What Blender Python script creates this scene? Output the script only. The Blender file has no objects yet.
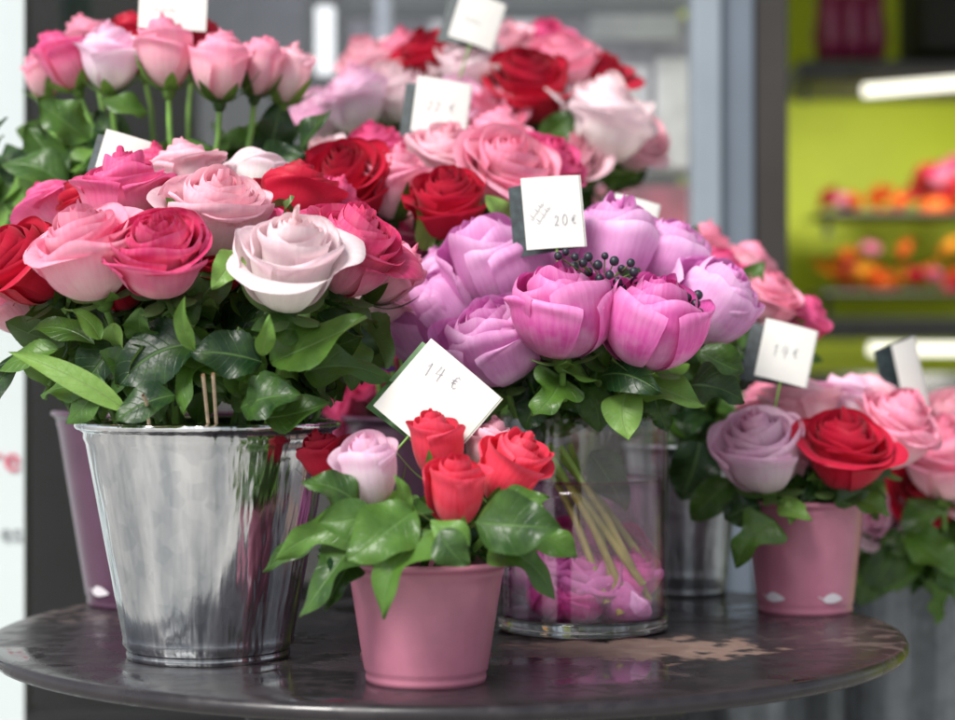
import bpy, math, random
import numpy as np
from mathutils import Vector, Matrix, Quaternion
random.seed(11)
F=1970.0; TZ=0.75; CZ=TZ+0.2406
def W(u,v,d): return Vector(((u-477.5)/F*d, d, CZ-(v-360)/F*d))
sc=bpy.context.scene
COL=sc.collection
# ------------------------------------------------------------------ materials
def newmat(name):
    m=bpy.data.materials.new(name); m.use_nodes=True
    nt=m.node_tree; nt.nodes.clear()
    out=nt.nodes.new('ShaderNodeOutputMaterial')
    return m,nt,out
def N(nt,t,**kw):
    n=nt.nodes.new(t)
    for k,v in kw.items():
        if k in n.inputs: n.inputs[k].default_value=v
        else: setattr(n,k,v)
    return n
def L(nt,a,b): nt.links.new(a,b)
def c4(c): return (c[0],c[1],c[2],1)
def mixc(nt,fac,a,b,mode='MIX'):
    n=nt.nodes.new('ShaderNodeMix'); n.data_type='RGBA'; n.blend_type=mode
    for s,i in ((fac,0),(a,6),(b,7)):
        if isinstance(s,(int,float)): n.inputs[i].default_value=s
        elif isinstance(s,tuple): n.inputs[i].default_value=c4(s)
        else: nt.links.new(s,n.inputs[i])
    return n.outputs[2]
def mth(nt,op,a,b=None,clamp=False):
    n=nt.nodes.new('ShaderNodeMath'); n.operation=op; n.use_clamp=clamp
    for s,i in ((a,0),(b,1)):
        if s is None: continue
        if isinstance(s,(int,float)): n.inputs[i].default_value=s
        else: nt.links.new(s,n.inputs[i])
    return n.outputs[0]
def petal_mat(name,base,mid,edge,inside,core,tr=0.32,streak=.18,mott=0.0):
    m,nt,out=newmat(name)
    uv=N(nt,'ShaderNodeUVMap'); sep=N(nt,'ShaderNodeSeparateXYZ'); L(nt,uv.outputs[0],sep.inputs[0])
    ramp=N(nt,'ShaderNodeValToRGB'); cr=ramp.color_ramp
    cr.elements[0].position=0.1; cr.elements[0].color=c4(base)
    cr.elements[1].position=1.0; cr.elements[1].color=c4(edge)
    e=cr.elements.new(0.6); e.color=c4(mid)
    no=N(nt,'ShaderNodeTexNoise'); no.inputs['Scale'].default_value=2.5; no.inputs['Detail'].default_value=3
    geo=N(nt,'ShaderNodeNewGeometry'); tc=N(nt,'ShaderNodeTexCoord'); L(nt,tc.outputs['Object'],no.inputs['Vector'])
    v=mth(nt,'ADD',sep.outputs[1],mth(nt,'MULTIPLY',mth(nt,'SUBTRACT',no.outputs[0],0.5),0.8))
    L(nt,v,ramp.inputs[0])
    col=mixc(nt,mth(nt,'MULTIPLY',geo.outputs['Backfacing'],0.85),ramp.outputs[0],inside)
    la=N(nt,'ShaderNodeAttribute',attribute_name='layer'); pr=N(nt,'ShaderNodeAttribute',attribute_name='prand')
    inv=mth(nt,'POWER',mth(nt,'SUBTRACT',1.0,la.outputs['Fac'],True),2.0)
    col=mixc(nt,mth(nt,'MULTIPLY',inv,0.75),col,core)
    if mott:
        n5=N(nt,'ShaderNodeTexNoise'); n5.inputs['Scale'].default_value=1.3; n5.inputs['Detail'].default_value=3; L(nt,tc.outputs['Object'],n5.inputs['Vector'])
        r5=N(nt,'ShaderNodeValToRGB'); r5.color_ramp.elements[0].position=.40; r5.color_ramp.elements[1].position=.68; L(nt,n5.outputs[0],r5.inputs[0])
        col=mixc(nt,mth(nt,'MULTIPLY',r5.outputs[0],mott),col,core)
    mp=N(nt,'ShaderNodeMapping'); mp.inputs['Scale'].default_value=(11,1.3,1); L(nt,uv.outputs[0],mp.inputs[0])
    vn=N(nt,'ShaderNodeTexNoise'); vn.inputs['Scale'].default_value=2.2; vn.inputs['Detail'].default_value=5; L(nt,mp.outputs[0],vn.inputs['Vector'])
    sr=N(nt,'ShaderNodeValToRGB'); sr.color_ramp.elements[0].position=.4; sr.color_ramp.elements[1].position=.75; L(nt,vn.outputs[0],sr.inputs[0])
    col=mixc(nt,mth(nt,'MULTIPLY',sr.outputs[0],streak),col,base)
    hs=N(nt,'ShaderNodeHueSaturation'); L(nt,col,hs.inputs['Color'])
    val=mth(nt,'ADD',mth(nt,'MULTIPLY',pr.outputs['Fac'],0.16),mth(nt,'MULTIPLY',vn.outputs[0],0.22))
    L(nt,mth(nt,'ADD',val,0.83),hs.inputs['Value'])
    bump=N(nt,'ShaderNodeBump'); bump.inputs['Strength'].default_value=0.30; bump.inputs['Distance'].default_value=0.002
    L(nt,vn.outputs[0],bump.inputs['Height'])
    p=N(nt,'ShaderNodeBsdfPrincipled'); p.inputs['Roughness'].default_value=0.5
    p.inputs['Specular IOR Level'].default_value=0.3
    p.inputs['Sheen Weight'].default_value=0.08
    t=N(nt,'ShaderNodeBsdfTranslucent'); mx=N(nt,'ShaderNodeMixShader'); mx.inputs[0].default_value=tr
    L(nt,hs.outputs[0],p.inputs['Base Color']); L(nt,hs.outputs[0],t.inputs[0]); L(nt,bump.outputs[0],p.inputs['Normal'])
    L(nt,p.outputs[0],mx.inputs[1]); L(nt,t.outputs[0],mx.inputs[2]); L(nt,mx.outputs[0],out.inputs[0])
    return m
PM={
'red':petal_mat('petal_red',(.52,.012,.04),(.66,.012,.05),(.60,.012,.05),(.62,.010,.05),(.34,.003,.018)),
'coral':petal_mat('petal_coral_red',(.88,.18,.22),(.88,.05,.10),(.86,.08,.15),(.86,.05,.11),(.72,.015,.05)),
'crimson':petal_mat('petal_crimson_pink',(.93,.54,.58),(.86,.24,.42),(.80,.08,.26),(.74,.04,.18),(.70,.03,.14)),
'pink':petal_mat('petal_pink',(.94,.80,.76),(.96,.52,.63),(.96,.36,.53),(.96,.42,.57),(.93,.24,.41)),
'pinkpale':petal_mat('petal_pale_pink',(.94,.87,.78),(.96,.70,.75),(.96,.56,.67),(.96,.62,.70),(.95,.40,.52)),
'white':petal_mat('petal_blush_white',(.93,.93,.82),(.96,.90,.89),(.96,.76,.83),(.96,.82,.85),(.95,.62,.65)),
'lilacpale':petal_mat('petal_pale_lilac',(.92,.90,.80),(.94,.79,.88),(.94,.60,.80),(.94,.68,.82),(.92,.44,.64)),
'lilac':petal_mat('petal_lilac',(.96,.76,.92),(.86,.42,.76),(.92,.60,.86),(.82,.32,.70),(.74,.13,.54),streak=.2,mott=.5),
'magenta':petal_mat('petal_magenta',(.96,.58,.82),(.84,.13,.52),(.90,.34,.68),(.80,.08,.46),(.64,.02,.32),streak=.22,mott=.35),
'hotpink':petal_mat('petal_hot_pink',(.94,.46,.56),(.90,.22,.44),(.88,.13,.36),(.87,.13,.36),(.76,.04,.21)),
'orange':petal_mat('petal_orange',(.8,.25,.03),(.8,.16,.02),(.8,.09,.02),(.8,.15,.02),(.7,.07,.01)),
'yellow':petal_mat('petal_yellow',(.8,.4,.03),(.8,.33,.03),(.8,.26,.02),(.8,.33,.02),(.7,.2,.01)),
}
def leaf_mat(name,a,b,vein,rough=0.33):
    m,nt,out=newmat(name)
    uv=N(nt,'ShaderNodeUVMap'); sep=N(nt,'ShaderNodeSeparateXYZ'); L(nt,uv.outputs[0],sep.inputs[0])
    au=mth(nt,'ABSOLUTE',mth(nt,'MULTIPLY',mth(nt,'SUBTRACT',sep.outputs[0],0.5),2.0))
    mid=mth(nt,'SUBTRACT',1.0,mth(nt,'MULTIPLY',au,14.0),True)
    ph=mth(nt,'FRACT',mth(nt,'MULTIPLY',mth(nt,'SUBTRACT',sep.outputs[1],mth(nt,'MULTIPLY',au,0.22)),8.0))
    side=mth(nt,'SUBTRACT',1.0,mth(nt,'MULTIPLY',mth(nt,'ABSOLUTE',mth(nt,'SUBTRACT',ph,0.5)),14.0),True)
    pr=N(nt,'ShaderNodeAttribute',attribute_name='prand')
    no=N(nt,'ShaderNodeTexNoise'); no.inputs['Scale'].default_value=60; tc=N(nt,'ShaderNodeTexCoord'); L(nt,tc.outputs['Object'],no.inputs['Vector'])
    f=mth(nt,'ADD',mth(nt,'MULTIPLY',mth(nt,'POWER',pr.outputs['Fac'],1.3),0.95),mth(nt,'MULTIPLY',mth(nt,'SUBTRACT',no.outputs[0],0.5),1.0),True)
    col=mixc(nt,f,a,b)
    vs=mth(nt,'MAXIMUM',mth(nt,'MULTIPLY',mid,0.6),mth(nt,'MULTIPLY',side,0.18))
    col=mixc(nt,vs,col,vein)
    geo=N(nt,'ShaderNodeNewGeometry')
    col=mixc(nt,mth(nt,'MULTIPLY',geo.outputs['Backfacing'],0.6),col,(.15,.25,.09))
    bump=N(nt,'ShaderNodeBump'); bump.inputs['Strength'].default_value=0.6; bump.inputs['Distance'].default_value=0.0016
    no2=N(nt,'ShaderNodeTexNoise'); no2.inputs['Scale'].default_value=110; L(nt,tc.outputs['Object'],no2.inputs['Vector'])
    L(nt,mth(nt,'SUBTRACT',mth(nt,'MULTIPLY',no2.outputs[0],1.0),vs),bump.inputs['Height'])
    p=N(nt,'ShaderNodeBsdfPrincipled'); p.inputs['Specular IOR Level'].default_value=.45
    L(nt,mth(nt,'ADD',mth(nt,'MULTIPLY',no.outputs[0],.25),rough-.08),p.inputs['Roughness'])
    t=N(nt,'ShaderNodeBsdfTranslucent'); mx=N(nt,'ShaderNodeMixShader'); mx.inputs[0].default_value=.22
    L(nt,col,p.inputs['Base Color']); L(nt,mixc(nt,0.5,col,(.18,.32,.02)),t.inputs[0]); L(nt,bump.outputs[0],p.inputs['Normal'])
    L(nt,p.outputs[0],mx.inputs[1]); L(nt,t.outputs[0],mx.inputs[2]); L(nt,mx.outputs[0],out.inputs[0])
    return m
LEAF=leaf_mat('leaf_green',(.007,.032,.010),(.09,.20,.028),(.15,.28,.08))
LEAFL=leaf_mat('leaf_light_green',(.12,.26,.04),(.22,.38,.08),(.30,.44,.18),.42)
def simple(name,col,rough=.5,metal=0,noise=0,nscale=20,bump=0,spec=.5,coat=0):
    m,nt,out=newmat(name)
    p=N(nt,'ShaderNodeBsdfPrincipled'); p.inputs['Roughness'].default_value=rough; p.inputs['Metallic'].default_value=metal
    p.inputs['Specular IOR Level'].default_value=spec; p.inputs['Coat Weight'].default_value=coat
    tc=N(nt,'ShaderNodeTexCoord'); no=N(nt,'ShaderNodeTexNoise'); no.inputs['Scale'].default_value=nscale; no.inputs['Detail'].default_value=6
    L(nt,tc.outputs['Object'],no.inputs['Vector'])
    rp=N(nt,'ShaderNodeValToRGB'); rp.color_ramp.elements[0].position=.3; rp.color_ramp.elements[1].position=.7; L(nt,no.outputs[0],rp.inputs[0])
    d=tuple(x*(1-noise) for x in col); b=tuple(min(1,x*(1+noise)) for x in col)
    L(nt,mixc(nt,rp.outputs[0],d,b),p.inputs['Base Color'])
    if bump:
        bp=N(nt,'ShaderNodeBump'); bp.inputs['Strength'].default_value=bump; bp.inputs['Distance'].default_value=.002
        L(nt,no.outputs[0],bp.inputs['Height']); L(nt,bp.outputs[0],p.inputs['Normal'])
    L(nt,p.outputs[0],out.inputs[0]); return m
STEM=simple('stem_green',(.16,.32,.06),.45,noise=.35,nscale=50)
STEMW=simple('wet_stem_green',(.36,.60,.10),.35,noise=.25,nscale=50)
TWIG=simple('twig_wood',(.70,.54,.38),.7,noise=.2,nscale=90)
def galvanised(name,tint=(.62,.66,.70),r0=.2,r1=.42,bs=.5,shiny=False):
    m,nt,out=newmat(name)
    tc=N(nt,'ShaderNodeTexCoord')
    vo=N(nt,'ShaderNodeTexVoronoi'); vo.inputs['Scale'].default_value=80; L(nt,tc.outputs['Object'],vo.inputs['Vector'])
    mp=N(nt,'ShaderNodeMapping'); mp.inputs['Scale'].default_value=(26,26,.8); L(nt,tc.outputs['Object'],mp.inputs[0])
    st=N(nt,'ShaderNodeTexNoise'); st.inputs['Scale'].default_value=1.3; st.inputs['Detail'].default_value=3 if shiny else 6; L(nt,mp.outputs[0],st.inputs['Vector'])
    mp2=N(nt,'ShaderNodeMapping'); mp2.inputs['Scale'].default_value=(300,300,8); L(nt,tc.outputs['Object'],mp2.inputs[0])
    br=N(nt,'ShaderNodeTexNoise'); br.inputs['Scale'].default_value=1; br.inputs['Detail'].default_value=3; L(nt,mp2.outputs[0],br.inputs['Vector'])
    bl=N(nt,'ShaderNodeTexNoise'); bl.inputs['Scale'].default_value=16; bl.inputs['Detail'].default_value=8; bl.inputs['Distortion'].default_value=.5; L(nt,tc.outputs['Object'],bl.inputs['Vector'])
    sp=N(nt,'ShaderNodeSeparateColor'); L(nt,vo.outputs['Color'],sp.inputs[0])
    p=N(nt,'ShaderNodeBsdfPrincipled'); p.inputs['Metallic'].default_value=1
    rp=N(nt,'ShaderNodeValToRGB'); rp.color_ramp.elements[0].position=.40; rp.color_ramp.elements[1].position=.58; L(nt,st.outputs[0],rp.inputs[0])
    f=mth(nt,'ADD',mth(nt,'MULTIPLY',sp.outputs[0],.16),mth(nt,'ADD',mth(nt,'MULTIPLY',rp.outputs[0],.54),mth(nt,'ADD',mth(nt,'MULTIPLY',bl.outputs[0],.14),mth(nt,'MULTIPLY',br.outputs[0],.16))))
    L(nt,mixc(nt,f,tuple(x*.48 for x in tint),tuple(min(1,x*1.4) for x in tint)),p.inputs['Base Color'])  # zinc spangle, plus vertical light and dark streaks painted in for reflected bands
    rr=mth(nt,'ADD',mth(nt,'MULTIPLY',mth(nt,'ADD',mth(nt,'MULTIPLY',bl.outputs[0],.5),mth(nt,'MULTIPLY',sp.outputs[1],.5)),r1-r0),r0)
    L(nt,rr,p.inputs['Roughness'])
    bp=N(nt,'ShaderNodeBump'); bp.inputs['Strength'].default_value=bs; bp.inputs['Distance'].default_value=.006
    L(nt,mth(nt,'ADD',mth(nt,'MULTIPLY',st.outputs[0],1.6),mth(nt,'ADD',mth(nt,'MULTIPLY',bl.outputs[0],.12 if shiny else .6),mth(nt,'MULTIPLY',br.outputs[0],.03))),bp.inputs['Height']); L(nt,bp.outputs[0],p.inputs['Normal'])
    L(nt,p.outputs[0],out.inputs[0]); return m
GALV=galvanised('galvanised_zinc',(.72,.80,.88),.10,.20,.55,True)
GALVD=galvanised('dull_zinc',(.42,.45,.48),.30,.50)
GALVK=galvanised('dark_weathered_zinc',(.16,.175,.19),.35,.55)
PINK=simple('pink_painted_tin',(.48,.17,.25),.36,noise=.12,nscale=30,bump=.06,coat=.2)
PLUM=simple('plum_painted_tin',(.085,.035,.07),.35,noise=.15,nscale=30,coat=.2)
WHITEP=simple('white_paint',(.72,.68,.72),.5)
PAPER=simple('card_paper',(.80,.79,.74),.75,noise=.03,nscale=40)
INK=simple('grey_ink',(.20,.20,.25),.7)
CARDBACK=simple('dark_printed_card',(.03,.045,.05),.4,noise=.6,nscale=120)
CARDGREEN=simple('green_printed_card',(.10,.22,.08),.5,noise=.4,nscale=90)
BERRY=simple('black_berry',(.016,.018,.03),.45,noise=.4,nscale=200)
def thinglass(name,col,f0=.04,gr=.0):
    m,nt,out=newmat(name)
    tr=N(nt,'ShaderNodeBsdfTransparent'); tr.inputs[0].default_value=c4(col)
    gl=N(nt,'ShaderNodeBsdfGlossy'); gl.inputs['Roughness'].default_value=gr
    lw=N(nt,'ShaderNodeLayerWeight'); lw.inputs['Blend'].default_value=.5
    f=mth(nt,'ADD',mth(nt,'MULTIPLY',mth(nt,'POWER',lw.outputs['Facing'],5.0),1-f0),f0,True)
    mx=N(nt,'ShaderNodeMixShader'); L(nt,f,mx.inputs[0]); L(nt,tr.outputs[0],mx.inputs[1]); L(nt,gl.outputs[0],mx.inputs[2]); L(nt,mx.outputs[0],out.inputs[0])
    return m
GLASS=thinglass('vase_glass_wall',(.975,.96,.975),.06)
WATER=thinglass('vase_water',(.95,.68,.85),.05)
m_,nt_,out_=newmat('thick_glass_base'); p_=N(nt_,'ShaderNodeBsdfPrincipled'); p_.inputs['Transmission Weight'].default_value=1; p_.inputs['IOR'].default_value=1.45; p_.inputs['Roughness'].default_value=0; L(nt_,p_.outputs[0],out_.inputs[0]); GBASE=m_
# ------------------------------------------------------------------ mesh helpers
_gf={}
def gfaces(nu,nt):
    if (nu,nt) not in _gf:
        i=np.arange(nt-1)[:,None]*nu+np.arange(nu-1)[None,:]
        i=i.ravel(); _gf[(nu,nt)]=np.stack([i,i+1,i+nu+1,i+nu],1)
    return _gf[(nu,nt)]
class Acc:
    def __init__(s): s.V=[];s.F=[];s.UV=[];s.S=[];s.P=[];s.M=[];s.n=0
    def add(s,V,Fc,UV=None,layer=1.0,pr=0.5,mat=0):
        V=np.asarray(V,float).reshape(-1,3); Fc=np.asarray(Fc)
        s.V.append(V); s.F.append(Fc+s.n); s.UV.append(UV if UV is not None else np.zeros((len(V),2)))
        s.S.append(np.full(len(V),layer)); s.P.append(np.full(len(V),pr)); s.M.append(np.full(len(Fc),mat)); s.n+=len(V)
def mkobj(name,me,parent=None,loc=(0,0,0)):
    o=bpy.data.objects.new(name,me); COL.objects.link(o); o.location=loc
    if parent: o.parent=parent
    return o
def build(name,acc,mats,parent=None,loc=(0,0,0),off=None,smooth=True):
    V=np.concatenate(acc.V)
    if off is not None: V=V-np.array(off)
    Fc=np.concatenate([f.reshape(-1,4) for f in acc.F]).tolist()
    me=bpy.data.meshes.new(name); me.from_pydata(V.tolist(),[],Fc); 
    for m in mats: me.materials.append(m)
    me.polygons.foreach_set('material_index',np.concatenate(acc.M).astype(np.int32))
    me.polygons.foreach_set('use_smooth',np.full(len(Fc),smooth))
    uv=np.concatenate(acc.UV); vi=np.zeros(len(me.loops),np.int32); me.loops.foreach_get('vertex_index',vi)
    ul=me.uv_layers.new(name='UVMap'); ul.data.foreach_set('uv',uv[vi].ravel().astype(np.float32))
    for nm,arr in (('layer',acc.S),('prand',acc.P)):
        at=me.attributes.new(nm,'FLOAT','POINT'); at.data.foreach_set('value',np.concatenate(arr).astype(np.float32))
    me.update()
    return mkobj(name,me,parent,loc)
def lathe_arr(prof,n=96):
    prof=np.array(prof,float); k=len(prof); a=np.linspace(0,2*np.pi,n,endpoint=False)
    V=np.stack([prof[:,None,0]*np.cos(a),prof[:,None,0]*np.sin(a),np.repeat(prof[:,1:2],n,1)],2).reshape(-1,3)
    Fc=[]
    for j in range(k-1):
        for i in range(n):
            i2=(i+1)%n; Fc.append((j*n+i,j*n+i2,(j+1)*n+i2,(j+1)*n+i))
    return V,np.array(Fc)
def lathe(name,prof,mat,parent=None,loc=(0,0,0),n=96):
    a=Acc(); V,Fc=lathe_arr(prof,n); a.add(V,Fc); return build(name,a,[mat],parent,loc)
def tube(acc,pts,r0,r1,sides=8,mat=0,pr=.5):
    pts=[Vector(p) for p in pts]; k=len(pts); V=[]
    for i,p in enumerate(pts):
        d=(pts[min(i+1,k-1)]-pts[max(i-1,0)]).normalized()
        x=d.cross(Vector((0.31,1,0.2))).normalized(); y=d.cross(x)
        r=r0+(r1-r0)*i/(k-1)
        for j in range(sides):
            t=2*math.pi*j/sides; V.append(p+x*math.cos(t)*r+y*math.sin(t)*r)
    Fc=[(i*sides+j,i*sides+(j+1)%sides,(i+1)*sides+(j+1)%sides,(i+1)*sides+j) for i in range(k-1) for j in range(sides)]
    acc.add([tuple(v) for v in V],Fc,None,1,pr,mat)
def sphere(acc,c,r,mat=0,seg=10,rings=7,sz=1.0):
    t=np.linspace(0.02,np.pi-.02,rings); a=np.linspace(0,2*np.pi,seg,endpoint=False)
    V=np.stack([np.sin(t)[:,None]*np.cos(a),np.sin(t)[:,None]*np.sin(a),np.repeat(-np.cos(t)[:,None]*sz,seg,1)],2).reshape(-1,3)*r+np.array(c)
    Fc=[(j*seg+i,j*seg+(i+1)%seg,(j+1)*seg+(i+1)%seg,(j+1)*seg+i) for j in range(rings-1) for i in range(seg)]
    acc.add(V,Fc,None,1,.5,mat)
def boxacc(acc,x0,x1,y0,y1,z0,z1,mat=0):
    V=[(x,y,z) for z in (z0,z1) for y in (y0,y1) for x in (x0,x1)]
    Fc=[(0,2,3,1),(4,5,7,6),(0,1,5,4),(2,6,7,3),(0,4,6,2),(1,3,7,5)]
    acc.add(V,Fc,None,1,.5,mat)
def box(name,x0,x1,y0,y1,z0,z1,mat,parent=None,bev=0.004):
    cx,cy,cz=(x0+x1)/2,(y0+y1)/2,z0
    a=Acc(); boxacc(a,x0-cx,x1-cx,y0-cy,y1-cy,0,z1-z0)
    pl=parent.location if parent else Vector((0,0,0))
    o=build(name,a,[mat],parent,Vector((cx,cy,cz))-pl,None,False)
    if bev:
        b=o.modifiers.new('bevel','BEVEL'); b.width=bev; b.segments=2
    return o
def tag(o,label,cat,group=None):
    o['label']=label; o['category']=cat
    if group: o['group']=group
    return o
def empty(name,loc,label,cat,group=None):
    o=bpy.data.objects.new(name,None); COL.objects.link(o); o.location=loc; o.empty_display_size=.05
    return tag(o,label,cat,group)
# ------------------------------------------------------------------ blooms
ST={
'open':dict(n=26,Rin=.04,Rout=.80,Rp=1.08,Hin=1.04,Hout=1.0,ain=.70,aout=.60,win=2.5,wout=1.12,curl=.25,sc=.50,tc=.68,ruf=.026,lip=.092,edge=.04,sca=.15),
'half':dict(n=17,Rin=.05,Rout=.70,Rp=1.0,Hin=1.04,Hout=1.02,ain=.72,aout=.63,win=2.3,wout=1.25,curl=.18,sc=.5,tc=.72,ruf=.018,lip=.08,edge=.03,sca=.15),
'bud':dict(n=11,Rin=.05,Rout=.66,Rp=.9,Hin=.98,Hout=.95,ain=.76,aout=.67,win=2.3,wout=1.40,curl=.15,sc=.45,tc=.76,ruf=.012,lip=.07,edge=.02,sca=.14),
'globe':dict(n=21,Rin=.10,Rout=.92,Rp=.85,Hin=.92,Hout=.92,ain=.82,aout=.70,win=1.7,wout=.98,curl=.10,sc=.5,tc=.78,ruf=.055,lip=.065,edge=.04,sca=.18),
'mini':dict(n=12,Rin=.1,Rout=.9,Rp=.8,Hin=.8,Hout=.6,ain=.6,aout=.48,win=1.8,wout=.9,curl=.3,sc=.3,tc=.6,ruf=.04,lip=.05,edge=.05,sca=.2),
}
def bloom_acc(style,seed,nu=21,nt=20,sepals=True):
    p=ST[style]; rs=np.random.RandomState(seed); acc=Acc(); n=p['n']
    tl=np.linspace(0,1,nt)**.72
    U,T=np.meshgrid(np.linspace(-1,1,nu),tl); fc=gfaces(nu,nt); AU=np.abs(U)
    ph0=rs.uniform(0,6.28); zb=-.8
    opn=rs.uniform(.6,1.3); bx,by=rs.uniform(-.08,.08,2)
    for i in range(n):
        s=i/(n-1); lp=lambda a,b:a+(b-a)*s
        phi=ph0+i*2.39996+rs.uniform(-.35,.35)
        R=(p['Rin']+(p['Rout']-p['Rin'])*s**p['Rp'])*rs.uniform(.94,1.05)
        H=lp(p['Hin'],p['Hout'])*rs.uniform(.94,1.04)
        am=lp(p['ain'],p['aout'])*rs.uniform(.96,1.02)
        Wd=lp(p['win'],p['wout'])*rs.uniform(.85,1.15)
        cu=p['curl']*max(0,(s-p['sc'])/(1-p['sc']))**.8*rs.uniform(.2,1.8)*opn
        point=rs.uniform(.0,.045)*s
        Tt=T*(1-p['sca']*(.35+.65*s)*AU**2.6)*(1+point*np.exp(-(U/.3)**2)*T**2)
        Tt=Tt*(1+.012*np.sin(U*rs.uniform(3,6)+rs.uniform(0,6))*T**2)
        a=(.06+(am-.06)*Tt)*np.pi
        r=R*np.sin(a); z=zb+H*(1-np.cos(a))
        r=r+rs.uniform(-.03,.06)*s*(z-zb)
        q=np.clip((Tt-p['tc'])/(1-p['tc']),0,1.2)
        asy=rs.uniform(-.7,.7)
        cc=cu*(1-.3*AU)*(1+asy*U)
        r=r+cc*q**1.5; z=z-cc*.7*q**2.2
        lq=np.clip((T-.78)/.22,0,1); sh=.65+.55*np.exp(-((AU-.6)/.3)**2)
        lpv=p['lip']*(.3+.7*s)*(1+.5*asy*U)*sh*rs.uniform(.5,1.3)
        r=r+lpv*np.sin(lq*2.5); z=z-lpv*.7*(1-np.cos(lq*2.5))
        ed=np.clip(AU-.62,0,1)/.38
        r=r+(p['edge']*(.2+s)*ed**2*T)*opn
        r=r+.07*U*R*T
        fr=rs.uniform(1.5,4.0); fp=rs.uniform(0,6.28)
        r=r+p['ruf']*np.sin(U*fr+fp)*T**2*(.3+s)
        z=z+p['ruf']*.8*np.sin(U*(fr+1)+fp*2)*T**3
        r=r+p['ruf']*.25*np.sin(U*rs.uniform(6,9)+fp*3)*T**5*(.3+s)
        r=r-.022*np.exp(-((U-rs.uniform(-.4,.4))/.18)**2)*T*(1-T)*4*s
        ang=phi+U*Wd*(.5+.5*np.sqrt(T))
        hz=(z-zb)**2
        V=np.stack([r*np.cos(ang)+bx*hz,r*np.sin(ang)+by*hz,z],2).reshape(-1,3)
        acc.add(V,fc,np.stack([U*.5+.5,T],2).reshape(-1,2),s,rs.uniform(0,1),0)
    if style!='mini' and sepals:
        sphere(acc,(0,0,-.86),.17,1,10,7,1.3)
        U2,T2=np.meshgrid(np.linspace(-1,1,5),np.linspace(0,1,12)); f2=gfaces(5,12)
        cup=style in('bud','half')
        for k in range(5):
            an=ph0+k*1.2566+rs.uniform(-.15,.15); cur=rs.uniform(-.2,.5); ln=rs.uniform(.55,.8)
            w=.16*np.sin(np.pi*np.clip(T2*.85+.12,0,1))**.9
            if cup:
                am=rs.uniform(.28,.46); a_=(.05+am*T2)*np.pi; fl=rs.uniform(.0,.35)
                rr=(p['Rout']*1.05+.05)*np.sin(a_)+fl*T2**3; zz=zb-.03+p['Hout']*(1-np.cos(a_))-fl*.3*T2**4
            else:
                rr=.12+ln*(np.sin(T2*1.3)*.75+.15*T2)*(.8)+.08*T2; zz=-.86+ln*.75*(T2**1.4)*(.5-cur)
            V=np.stack([rr*np.cos(an)-U2*w*np.sin(an),rr*np.sin(an)+U2*w*np.cos(an),zz-np.abs(U2)*.03],2).reshape(-1,3)
            acc.add(V,f2,np.stack([U2*.5+.5,T2],2).reshape(-1,2),1,rs.uniform(.3,1),1)
    return acc
# ------------------------------------------------------------------ leaves
def wfun(kind,t):
    if kind=='rose':
        w=np.sin(np.pi*np.clip(t,0,1)**.82)**.75; w=w*(1+.07*np.abs(np.sin(t*34)))
    elif kind=='ivy':
        w=np.clip(t/.10,0,1)**.6*(1-t)**.62*1.1*(1+.26*np.sin(t*11-0.6))
    else:
        w=np.sin(np.pi*np.clip(t,0,1)**.75)**.9
    return w
def leaf(acc,base,tip,width,up,kind='rose',bend=.15,fold=.25,mat=0,pr=None,rs=random):
    base=Vector(base); tip=Vector(tip); d=tip-base; Ln=d.length; 
    if Ln<1e-5: return
    dn=d/Ln; up=Vector(up); side=dn.cross(up)
    if side.length<1e-3: side=dn.cross(Vector((1,.2,0)))
    side.normalize(); nrm=side.cross(dn).normalized()
    nt_=22 if kind!='ruscus' else 14; nu=9
    U,T=np.meshgrid(np.linspace(-1,1,nu),np.linspace(0,1,nt_))
    w=wfun(kind,T)*width*.5
    b=bend*Ln; arc=4*T*(1-T)*b
    wav=.12*width*np.sin(T*rs.uniform(6,14)+rs.uniform(0,6))*np.abs(U)**2
    lift=fold*np.abs(U)*w+wav - .25*fold*U*U*w
    asym=rs.uniform(-.12,.12)*4*T*(1-T)*Ln
    B=np.array(base);D=np.array(dn);S=np.array(side);Nn=np.array(nrm)
    tw=rs.uniform(-.6,.6)*T
    P=B+ (T*Ln)[...,None]*D + (U*w*np.cos(tw)+asym)[...,None]*S + (arc+lift+U*w*np.sin(tw))[...,None]*Nn
    acc.add(P.reshape(-1,3),gfaces(nu,nt_),np.stack([U*.5+.5,T],2).reshape(-1,2),1,rs.uniform(0,1) if pr is None else pr,mat)
def fill(acc,C,R,n,lmin,lmax,kinds,e0=-.4,e1=.9,light=.1,shell=(.35,1.0),down=.3):
    for _ in range(n):
        th=random.uniform(0,2*math.pi); el=random.uniform(e0,e1)
        dr=Vector((math.cos(th)*math.cos(el),math.sin(th)*math.cos(el),math.sin(el)))
        k=random.uniform(*shell)
        p=Vector((C[0]+dr.x*R[0]*k,C[1]+dr.y*R[1]*k,C[2]+dr.z*R[2]*k))
        tg=Vector((random.gauss(0,1),random.gauss(0,1),random.gauss(0,1))); tg-=dr*tg.dot(dr)
        tg.normalize()
        d=(dr*random.uniform(.2,.9)+tg*random.uniform(.4,1.0)+Vector((0,0,-down*random.random()))).normalized()
        ln=random.uniform(lmin,lmax); kd=random.choice(kinds)
        up=(dr+Vector((random.gauss(0,.35),random.gauss(0,.35),random.gauss(0,.35)+.4)))
        leaf(acc,p-d*ln*.3,p+d*ln*.7,ln*random.uniform(.5,.68),up,kd,random.uniform(.02,.2),random.uniform(.1,.5),1 if random.random()<light else 0)
SEED=[100]
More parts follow.
